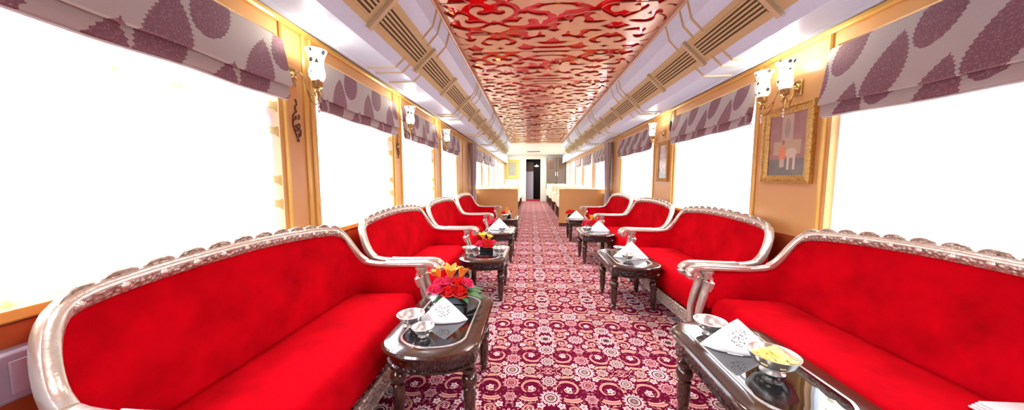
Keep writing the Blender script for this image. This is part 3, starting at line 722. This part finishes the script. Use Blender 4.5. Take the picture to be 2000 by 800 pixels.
def bouquet(loc, rz, label, roses, lilies, leaves, vase=True, sc=1.0):
    g = thing('flower_arrangement', label, 'flowers', loc, rz)
    m = MB(); m.box(-.07 * sc, .07 * sc, -.026 * sc, .026 * sc, 0, .05 * sc); m.build('vase', 'blackvase', g, bevel=.003)
    m = MB()
    for (x, y, z, *_r) in roses: m.sweep([(x * .3 * sc, y * .25 * sc, .045 * sc), (x * sc, y * sc, (z - .01) * sc)], .002, .002, n=5)
    for (x, y, z, *_r) in lilies: m.sweep([(x * .3 * sc, y * .25 * sc, .045 * sc), (x * sc, y * sc, z * sc)], .002, .002, n=5)
    m.build('stem', 'leaf', g)
    for (x, y, z, r, c) in roses: rose('rose', c, g, (x * sc, y * sc, z * sc), r * sc * 1.22, (-y * 6, x * 6, 0))
    for (x, y, z, r, c, tx, ty) in lilies: lily(c, g, (x * sc, y * sc, z * sc), r * sc, (tx, ty, .4))
    for (x, y, z, ln, az, el) in leaves: leafp(g, (x * sc, y * sc, z * sc), ln * sc, az, el)
    return g
RR, RP = 'rose_red', 'rose_pink'
roses1 = [(-.055, -.05, .085, .034, RP), (.0, -.06, .080, .034, RR), (.055, -.05, .075, .034, RR), (-.075, .0, .10, .032, RP), (-.02, -.015, .115, .034, RP), (.035, -.01, .11, .034, RR), (.08, .0, .105, .030, RP), (-.03, .04, .11, .032, RR), (.03, .045, .10, .032, RP), (-.1, -.03, .075, .028, RP)]
leaves1 = [(.05, .0, .07, .11, .1, .1), (.06, -.02, .065, .12, -.35, .15), (.04, .03, .07, .12, .5, .0), (-.04, .03, .07, .09, 2.6, .2), (.0, .05, .08, .09, 1.5, .3), (.05, -.03, .06, .09, -.8, .0), (-.02, -.04, .05, .08, -2.0, .1)]
# left 1
bouquet((LX - .01, LTY[0] + .20, TT), -.1, 'bouquet of pink and red roses with orange lilies on the nearest left table', roses1, [(-.01, -.01, .125, .075, 'lily_orange', .15, .1), (-.07, .01, .12, .06, 'lily_orange', -.1, -.5), (.03, .03, .12, .06, 'lily_orange', -.3, .4)], leaves1, sc=1.2)
napkin((LX - .0, LTY[0] - .035, TT), -PI / 2 + .1, 'white embroidered napkin tent on the nearest left table, before the bouquet', .92)
b1 = make_bowl('silver footed bowl at the near end of the nearest left table', (LX - .05, LTY[0] - .215, TT), .050)
def bowl(loc, label, sc=1.0):
    c = dup(b1, loc, 0, label); c.scale = (sc, sc, sc); return c
b2 = bowl((LX - .15, LTY[0] - .115, TT), 'silver footed bowl left of the napkin on the nearest left table', 1.3)
# right 1
bowl((RX - .06, RTY[0] + .235, TT), 'empty silver footed bowl at the far end of the nearest right table', 1.35)
napkin((RX - .02, RTY[0] + .105, TT), -PI / 2 - .25, 'white embroidered napkin tent on the nearest right table, behind the chips', 1.0)
bc = bowl((RX + .01, RTY[0] - .065, TT), 'silver footed bowl full of chips on the nearest right table', 1.6)
chips((RX + .01, RTY[0] - .065, TT + .012), .072, 'yellow potato chips heaped in the bowl on the nearest right table')
# left 2
bouquet((LX - .0, LTY[1] + .03, TT), 0, 'red roses with one yellow lily on the second left table, between two bowls', [(x, y, z - .01, r, RR if i % 3 else RP) for i, (x, y, z, r, c) in enumerate(roses1)], [(-.03, .0, .12, .08, 'lily_yellow', .1, -.2), (.02, .02, .11, .06, 'lily_yellow', .2, .2)], leaves1[:2])
bowl((LX - .155, LTY[1] - .11, TT), 'silver footed bowl left of the roses on the second left table', 1.4)
bowl((LX + .155, LTY[1] - .11, TT), 'silver footed bowl right of the roses on the second left table', 1.4)
# right 2
napkin((RX + .03, RTY[1] - .02, TT), -PI / 2 - .2, 'white napkin tent on the second right table, behind a silver bowl', 1.15)
bowl((RX - .03, RTY[1] - .14, TT), 'silver footed bowl in front of the napkin on the second right table', 1.15)
bowl((RX - .02, RTY[1] + .20, TT), 'small silver bowl at the far end of the second right table', 1.1)
# left 3
napkin((LX - .01, LTY[2] - .02, TT), -PI / 2, 'white napkin tent on the third left table', 1.25)
bowl((LX + .05, LTY[2] - .17, TT), 'silver footed bowl before the napkin on the third left table', 1.1)
bouquet((LX - .10, LTY[2] + .2, TT), 0, 'red roses behind the napkin on the third left table', roses1[:7], [], leaves1[:1])
# right 3
bouquet((RX - .04, RTY[2] + .18, TT), 0, 'red roses with yellow lilies on the third right table', [(x, y, z, r, RR if i % 4 else RP) for i, (x, y, z, r, c) in enumerate(roses1)], [(.02, .0, .13, .085, 'lily_yellow', .1, .2)], leaves1[:2])
napkin((RX + .05, RTY[2] - .05, TT), -PI / 2, 'white napkin tent on the third right table, right of the bowl', 1.15)
bowl((RX - .13, RTY[2] - .13, TT), 'silver footed bowl left of the napkin on the third right table', 1.4)
# left 4
bouquet((LX - .01, LTY[3] + .05, TT), 0, 'red and orange flowers on the last left table', [(x, y, z, r, (RR, 'lily_orange', 'cloth')[i % 3]) for i, (x, y, z, r, c) in enumerate(roses1)], [(.0, .0, .13, .06, 'lily_orange', 0, 0)], leaves1[:3])
bowl((LX - .03, LTY[3] - .16, TT), 'silver footed bowl on the last left table', 1.4)
# right 4
bouquet((RX - .12, RTY[3] + .12, TT), 0, 'red roses on the last right table', [(x, y, z + .01, r, RR) for x, y, z, r, c in roses1], [], leaves1[:1])
napkin((RX - .06, RTY[3] - .1, TT), -PI / 2, 'white napkin tent on the last right table', 1.1)
# folded cloth on the near right seat
m = MB()
for i in range(4): m.box(-.08 + i * .004, .08 - i * .003, -.07 + i * .003, .07 - i * .004, i * .008, i * .008 + .0075)
tag(m.build('folded_towel', 'cloth', loc=(1.555, 1.0, .436), bevel=.003), 'white folded cloth lying on the nearest right sofa seat', 'cloth')
# ------------------------------------------------------------------ sconces
def glass_profile(): return [(.026, 0), (.034, .010), (.044, .030), (.046, .055), (.040, .085), (.038, .115), (.046, .150), (.058, .178), (.060, .184), (.057, .184), (.044, .150), (.035, .115), (.037, .085), (.043, .055), (.041, .032), (.022, .012)]
def make_sconce(label, loc, rz, ofs, group):
    g = thing('wall_sconce', label, 'lamp', loc, rz, group)      # local x away from the wall
    m = MB(); m.box(0, .012, -.035, .035, -.055, .055); m.build('wall_plate', 'brass', g, bevel=.006)
    m = MB().lathe([(.002, .0), (.03, .002), (.03, .012), (.018, .022), (.002, .03)], n=16); 
    for i, (x, y, z) in enumerate(m.v): m.v[i] = (z + .010, x, y)
    m.build('rosette', 'brass', g)
    for oy in ofs:
        pth = chaikin([(.02, oy * .15, .0), (.06, oy * .3, .03), (.09, oy * .6, .0), (.10, oy * .85, -.07), (.14, oy * .95, -.12), (.17, oy, -.10), (.17, oy, -.055)], 2, False)
        m = MB().sweep(pth, .005, .005, n=8); m.sweep(chaikin([(.10, oy * .8, -.07), (.12, oy * .8, -.14), (.155, oy, -.17), (.18, oy, -.15), (.17, oy, -.135)], 2, False), .004, .004, n=6)
        m.build('arm', 'brass', g)
        m = MB().lathe([(.004, -.15), (.010, -.14), (.004, -.13), (.016, -.115), (.020, -.10), (.010, -.09), (.014, -.075), (.028, -.068), (.030, -.035), (.026, -.028), (.020, -.028)], (.17, oy, 0), 16); m.build('holder', 'brass', g)
        m = MB()
        for q in range(3): m.lathe([(.001, -.012), (.007, -.004), (.007, .004), (.001, .012)], (.17, oy, -.165 - q * .022), 8)
        m.build('crystal_drop', 'chrome', g)
        m = MB().rings([[( .17 + r * math.cos(2 * PI * j / 28), oy + r * math.sin(2 * PI * j / 28), z - .035) for j in range(28)] for r, z in glass_profile()], caps=False); m.build('lamp_shade', 'lampglass', g)
        d = bpy.data.lights.new('bulb', 'POINT'); d.energy = 5.0; d.color = (1, .90, .72); d.shadow_soft_size = .02
        l = bpy.data.objects.new('bulb', d); COL.objects.link(l); l.parent = g; l.location = (.17, oy, .165)
    return g
ZN = 1.815
gL, gR = 'painted glass sconces on the left wall', 'painted glass sconces on the right wall'
s1 = make_sconce('painted glass sconce nearest on the left wall, over the carved ornament', (XL, 1.82, ZN), 0, [0.0], gL)
dup(s1, (XL, 3.25, ZN), 0, 'painted glass sconce second along the left wall'); dup(s1, (XL, 4.68, ZN - .01), 0, 'painted glass sconce third along the left wall')
make_sconce('double painted glass sconce above the tall framed painting, right wall', (XR, 2.33, ZN + .02), PI, [-.10, .10], gR)
dup(s1, (XR, 4.50, ZN + .02), PI, 'single painted glass sconce above the smaller framed painting, right wall', gR)
# ------------------------------------------------------------------ pictures
def picture(label, loc, rz, w, h, mat, fr='gold', bw=.045):
    g = thing('framed_painting', label, 'picture', loc, rz)       # local x away from the wall
    prof = [(0, 0), (.030, .0), (.034, .012), (.024, .020), (.028, .032), (.018, bw), (.0, bw)]
    rg = []
    for cy, cz in ((1, 1), (-1, 1), (-1, -1), (1, -1), (1, 1)):
        rg.append([(x, cy * (w / 2 - d), cz * (h / 2 - d)) for x, d in prof])
    MB().rings(rg, caps=False).build('picture_frame', 'giltcarve', g, flat=True)
    MB().box(.002, .012, -w / 2 + bw - .004, w / 2 - bw + .004, -h / 2 + bw - .004, h / 2 - bw + .004).build('canvas', mat, g, smooth=False)
    return g
t = NT('carved gilt frame'); vd = t.voro(t.objvec(), 70); t.set(base=t.mix(vd, (0.78, 0.52, 0.16), (0.40, 0.22, 0.05)), rough=.35, metal=.5); t.bump(vd, .6, .004); M['giltcarve'] = t.mat
picture('tall gilt framed figure painting under the double sconce, right wall', (XR, 2.385, 1.45), PI, .44, .56, 'paint1', bw=.06)
picture('smaller gilt framed painting under the single sconce, right wall', (XR, 4.50, 1.45), PI, .36, .56, 'paint2', bw=.05)
g = thing('framed_painting', 'large yellow gold framed picture on the end wall, left of the door', 'picture', (-1.03, Y1 - .001, 1.76), 0)
M['yellowgold'] = simple('yellow gold frame', (0.58, 0.48, 0.09), .4, .2)
rg = [[(cx * (.37 - d), -y, cz * (.52 - d)) for y, d in ((0, 0), (.04, .02), (.03, .12), (.02, .16), (0, .16))] for cx, cz in ((1, 1), (-1, 1), (-1, -1), (1, -1), (1, 1))]
MB().rings(rg, caps=False).build('picture_frame', 'yellowgold', g, flat=True)
MB().box(-.22, .22, -.015, -.002, -.37, .37).build('canvas', simple('grey arches print', (.22, .21, .18), .5, var=(9, (.45, .43, .36))), g, smooth=False)
# handset hanging on the right pillar
g = thing('hanging_handset', 'dark oval handset hanging on a cord beside the small painting', 'handset', (XR - .04, 4.235, 1.90))
MB().lathe([(.004, -.075), (.022, -.06), (.030, -.02), (.030, .03), (.020, .06), (.004, .07)], n=14, sx=.5).build('handset', 'darkwood', g)
MB().sweep([(0, 0, .065), (.01, .01, .14), (.035, 0, .2)], .003, .003, n=6).build('cord', 'black', g)
# carved ornaments on left pillars
def ornament(y, label):
    m = MB()
    def sw(P, r=.004): m.sweep(chaikin([(0, a, b) for a, b in P], 2, False), r, r, n=6)
    sw([(.0, .13), (.012, .10), (-.01, .08), (.005, .055)]); sw([(.005, .055), (-.028, .03), (-.022, 0), (.0, .01), (-.005, .03)]); sw([(.02, .04), (.03, .02), (.012, .01)])
    sw([(-.025, .0), (-.03, -.04), (.0, -.07), (.03, -.04), (.02, -.01), (.005, -.03)]); sw([(-.02, -.05), (-.005, -.09), (.02, -.13), (.0, -.12)]); sw([(.03, -.05), (.035, -.08), (.015, -.10), (.02, -.07)]); sw([(-.01, -.04), (.0, -.02), (.01, -.05)])
    return tag(m.build('carved_ornament', 'darkwood', loc=(XL + .006, y, 1.56)), label, 'ornament', 'brown scroll ornaments on the left pillars')
ornament(1.845, 'brown carved scroll ornament below the nearest left sconce'); ornament(3.295, 'brown carved scroll ornament below the second left sconce')
# heater along the left wall
g = thing('wall_heater', 'grey lilac slotted heater casing on the left wall behind the nearest sofa', 'heater', (XL + .012, .62, 0))
MB().box(0, .05, -.35, .35, .60, .74).build('casing', 'heater', g, bevel=.01)
m = MB()
for i in range(8): m.box(.05, .056, -.30 + i * .075, -.25 + i * .075, .625, .715)
m.build('louvre', 'grey', g, bevel=.002)
# ------------------------------------------------------------------ partitions, drapes, dining area
for x0, x1, sn in ((XL, -.33, 'left'), (.725, XR, 'right')):
    g = thing('booth_partition', 'honey coloured booth partition across the %s side of the aisle' % sn, 'partition', ((x0 + x1) / 2, 7.93, 0))
    hw = (x1 - x0) / 2 - .002
    MB().box(-hw, hw, 0, .05, .0, .93).build('panel', 'wall', g, bevel=.004)
    MB().box(-hw, hw, -.008, .058, .93, .955).build('cap_rail', 'wood_trim', g, bevel=.006)
    MB().box(-hw, hw, -.006, 0, .0, .08).build('kickboard', 'darkwood', g)
def drape(x, y, s, label):
    g = thing('drape', label, 'curtain', (x, y, 0))
    m = MB(); n = 40
    P = []
    for i in range(n): 
        th = 2 * PI * i / n; P.append((.065 * math.cos(th) * (1 + .18 * math.cos(9 * th)), .13 * math.sin(th) * (1 + .12 * math.cos(9 * th))))
    m.rings([[(a * k, b * k, z) for a, b in P] for z, k in ((.12, 1.0), (.8, .85), (1.0, .75), (1.2, .85), (2.04, 1.1))]).build('cloth', 'drape', g)
    MB().rings([[(a * .78 , b * .78, z) for a, b in P] for z in (.98, 1.03)]).build('tieback', 'gold', g)
    return g
drape(XL + .09, 7.25, -1, 'mauve drape gathered on the left wall before the dining area'); drape(XR - .09, 7.3, 1, 'mauve drape gathered on the right wall before the dining area')
def make_chair(label, loc, rz, group):
    g = thing('dining_chair', label, 'chair', loc, rz, group)
    MB().box(-.21, .21, -.21, .21, .40, .47).build('seat', 'cushion', g, bevel=.02)
    MB().rings([[(x, -.22 - (z - .45) * .12 + t_, z) for x, t_ in ((-.21, 0), (.21, 0), (.21, .05), (-.21, .05))] for z in (.45, .7, .92, .97)]).build('backrest', 'cushion', g, bevel=.015)
    for sx in (-1, 1):
        for sy in (-1, 1): MB().box(sx * .18 - .018, sx * .18 + .018, sy * .18 - .018, sy * .18 + .018, 0, .405).build('leg', 'darkwood', g)
    return g
def make_dtable(x0, x1, yc, sn, label, protoset={}):
    w = (x1 - x0) / 2; xc = (x0 + x1) / 2
    g = thing('dining_table', 'cloth covered dining table, %s side, %s' % (sn, label), 'table', (xc, yc, 0), 0)
    MB().box(-w + .03, w - .03, -.38, .38, .70, .735).build('tabletop', 'darkwood', g)
    for a in (-1, 1): MB().box(a * (w - .2) - .03, a * (w - .2) + .03, -.05, .05, 0, .70).build('leg', 'darkwood', g)
    m = MB(); n = 96; rg = []
    for z, k in ((.737, 0.0), (.737, .98), (.730, 1.0), (.60, 1.0), (.42, 1.0)):
        r = []
        for j in range(n):
            th = 2 * PI * j / n; cx, cy = math.cos(th), math.sin(th); mxx = max(abs(cx), abs(cy)); wob_ = (.006 * math.sin(th * 22)) * (1 if z < .7 else 0)
            r.append((cx / mxx * (w * k + wob_) if k else cx * .01, cy / mxx * (.40 * k + wob_) if k else cy * .01, z + .003))
        rg.append(r)
    tag(MB().rings(rg, caps=False).build('tablecloth', 'peach' if sn == 'right' else 'cloth', loc=(xc, yc, 0)), '%s tablecloth on the %s dining table, %s' % ('peach' if sn == 'right' else 'white', sn, label), 'tablecloth')
    return xc, w
ch0 = None; wg0 = None; np0 = None
ROWS = ['first row beyond the partition', 'second row', 'third row', 'fourth row']
for sn, x0, x1, nx in (('left', XL + .04, -.42, (-1.15, -.68)), ('right', .78, XR - .04, (1.05, 1.55))):
    for r, yc in enumerate((9.0, 11.1, 13.2, 15.3)):
        xc, w = make_dtable(x0, x1, yc, sn, ROWS[r])
        for x in nx:
            for dy, rz in ((-.66, 0), (.66, PI)):
                lab = 'cream dining chair in the %s rows of tables beyond the partition' % sn; gp = 'cream dining chairs on the %s side' % sn
                if ch0 is None: ch0 = make_chair(lab, (x, yc + dy, 0), rz, gp)
                else: dup(ch0, (x, yc + dy, 0), rz, lab, gp)
            for dy in (-.2, .2):
                lab = 'wine glass on a cloth covered table, %s side of the dining area' % sn; gp = 'wine glasses on the %s dining tables' % sn
                lc = (x + .12, yc + dy, .7405)
                if wg0 is None:
                    wg0 = thing('wine_glass', lab, 'glass', lc, 0, gp)
                    MB().lathe([(.032, 0), (.030, .003), (.005, .008), (.004, .09), (.02, .10), (.036, .13), (.036, .17), (.030, .20), (.028, .20), (.033, .17), (.033, .132), (.018, .104), (.002, .098)], n=14).build('bowl', 'glassware', wg0)
                else: dup(wg0, lc, 0, lab, gp)
                lab = 'upright white napkin on a dining table, %s side' % sn; gp = 'upright white napkins on the %s dining tables' % sn
                lc = (x - .06, yc + dy, .7405)
                if np0 is None:
                    m = MB(); m.rings([[(r_ * math.cos(2 * PI * j / 16) * (1 + .2 * math.cos(5 * 2 * PI * j / 16)), r_ * math.sin(2 * PI * j / 16) * .7, z) for j in range(16)] for r_, z in ((.04, 0), (.035, .06), (.05, .13), (.065, .19), (.01, .21))])
                    np0 = tag(m.build('napkin', 'cloth', loc=lc), lab, 'napkin', gp)
                else:
                    c = np0.copy(); COL.objects.link(c); c.location = lc; c['label'] = lab; c['group'] = gp
        if r < 3:
            g = thing('bud_vase', 'small vase with dark leaves on the %s dining table, %s' % (sn, ROWS[r]), 'vase', (xc + .05, yc, .7405))
            MB().lathe([(.02, 0), (.028, .03), (.012, .09), (.016, .12)], n=12).build('vase', 'glassware', g)
            for az in (0, 2.1, 4.2): leafp(g, (0, 0, .11), .11, az, 1.0)
# cabinet on end wall
g = thing('wall_cabinet', 'tall brown two door cabinet on the end wall, right of the door', 'cabinet', (1.36, Y1 - .31, 0))
MB().box(-.50, .50, 0, .30, .0, 2.36).build('body', 'cabinet', g)
for sx in (-1, 1):
    d = MB().box(min(sx * .01, sx * .49), max(sx * .01, sx * .49), -.022, 0, .75, 2.34).build('door', 'cabinet', g, bevel=.004)
    MB().box(min(sx * .12, sx * .38), max(sx * .12, sx * .38), -.028, -.022, 1.75, 2.22).build('panel', 'darkwood', d)
    MB().sweep([(sx * .05, -.045, 1.38), (sx * .05, -.045, 1.60)], .015, .015, n=8).build('handle', 'chrome', d)
# vestibule items
g = thing('vestibule_locker', 'grey lilac locker standing inside the dark doorway', 'locker', (-.06, Y1 + .9, 0))
MB().box(-.2, .2, -.2, .2, 0, 1.65).build('body', 'grey', g, bevel=.01); MB().box(-.2, .2, -.2, .2, 1.66, 2.2).build('upper_cupboard', 'darkwood', g, bevel=.01)
tag(MB().lathe([(.02, 0), (.12, .01), (.12, .04), (.03, .05), (.02, .10)], n=16).build('vestibule_lamp', 'lamp', loc=(.33, Y1 + 1.2, 1.95)), 'small bright lamp seen through the doorway', 'lamp')
# ceiling air grille, red lamps and added fill lights
g = thing('air_grille', 'dark rectangular air grille in the plain ceiling before the end wall', 'vent', (.12, 14.4, 2.50))
MB().box(-.32, .32, -.18, .18, -.02, 0).build('frame', 'bar', g, bevel=.004)
m = MB()
for i in range(8): m.box(-.29, .29, -.155 + i * .04, -.13 + i * .04, -.026, -.018)
m.build('slat', 'darkslot', g)
l0 = None
for i, (x, y) in enumerate(((XC, 0.9), (XC, 2.41), (XC, 3.86), (XC - .57, 3.5), (XC, 5.3), (XC, 6.75), (XC, 8.2), (XC, 9.65))):
    lab = 'small red glowing lamp behind the fretwork ceiling'
    if l0 is None:
        l0 = thing('ceiling_lamp', lab, 'lamp', (x, y, 2.522), 0, 'red lamps behind the fretwork'); MB().lathe([(.002, -.006), (.022, -.005), (.026, 0)], n=16).build('lens', 'led', l0); MB().lathe([(.026, -.004), (.034, -.003), (.034, 0)], n=16).build('bezel', 'gold', l0)
    else: dup(l0, (x, y, 2.522))
    d = bpy.data.lights.new('seat_fill_spot', 'SPOT'); d.energy = 125; d.color = (1, .93, .86); d.spot_size = 2.3; d.spot_blend = .8; d.shadow_soft_size = .12  # white spot added below each red lamp to brighten seats and carpet
    l = bpy.data.objects.new('seat_fill_spot', d); COL.objects.link(l); l.location = (x, y, 2.48)
l1 = None  # lamps and area lights added to brighten the far dining end
for x, y in ((-.6, 12.2), (1.0, 12.2), (-.6, 14.2), (1.0, 14.2), (-.6, 16.0), (1.0, 16.0)):
    if l1 is None:
        l1 = thing('fill_lamp', 'round white fill lamp added to the plain dining ceiling', 'lamp', (x, y, 2.50), 0, 'added fill lamps over the far dining tables'); MB().lathe([(.002, -.006), (.08, -.005), (.085, 0)], n=20).build('lens', 'lamp', l1); MB().lathe([(.085, -.006), (.10, -.004), (.10, 0)], n=20).build('bezel', 'white', l1)
    else: dup(l1, (x, y, 2.50))
    area('fill_lamp_beam', (x, y, 2.485), (0, 0, 0), .16, .16, 28, (1, .98, .92))
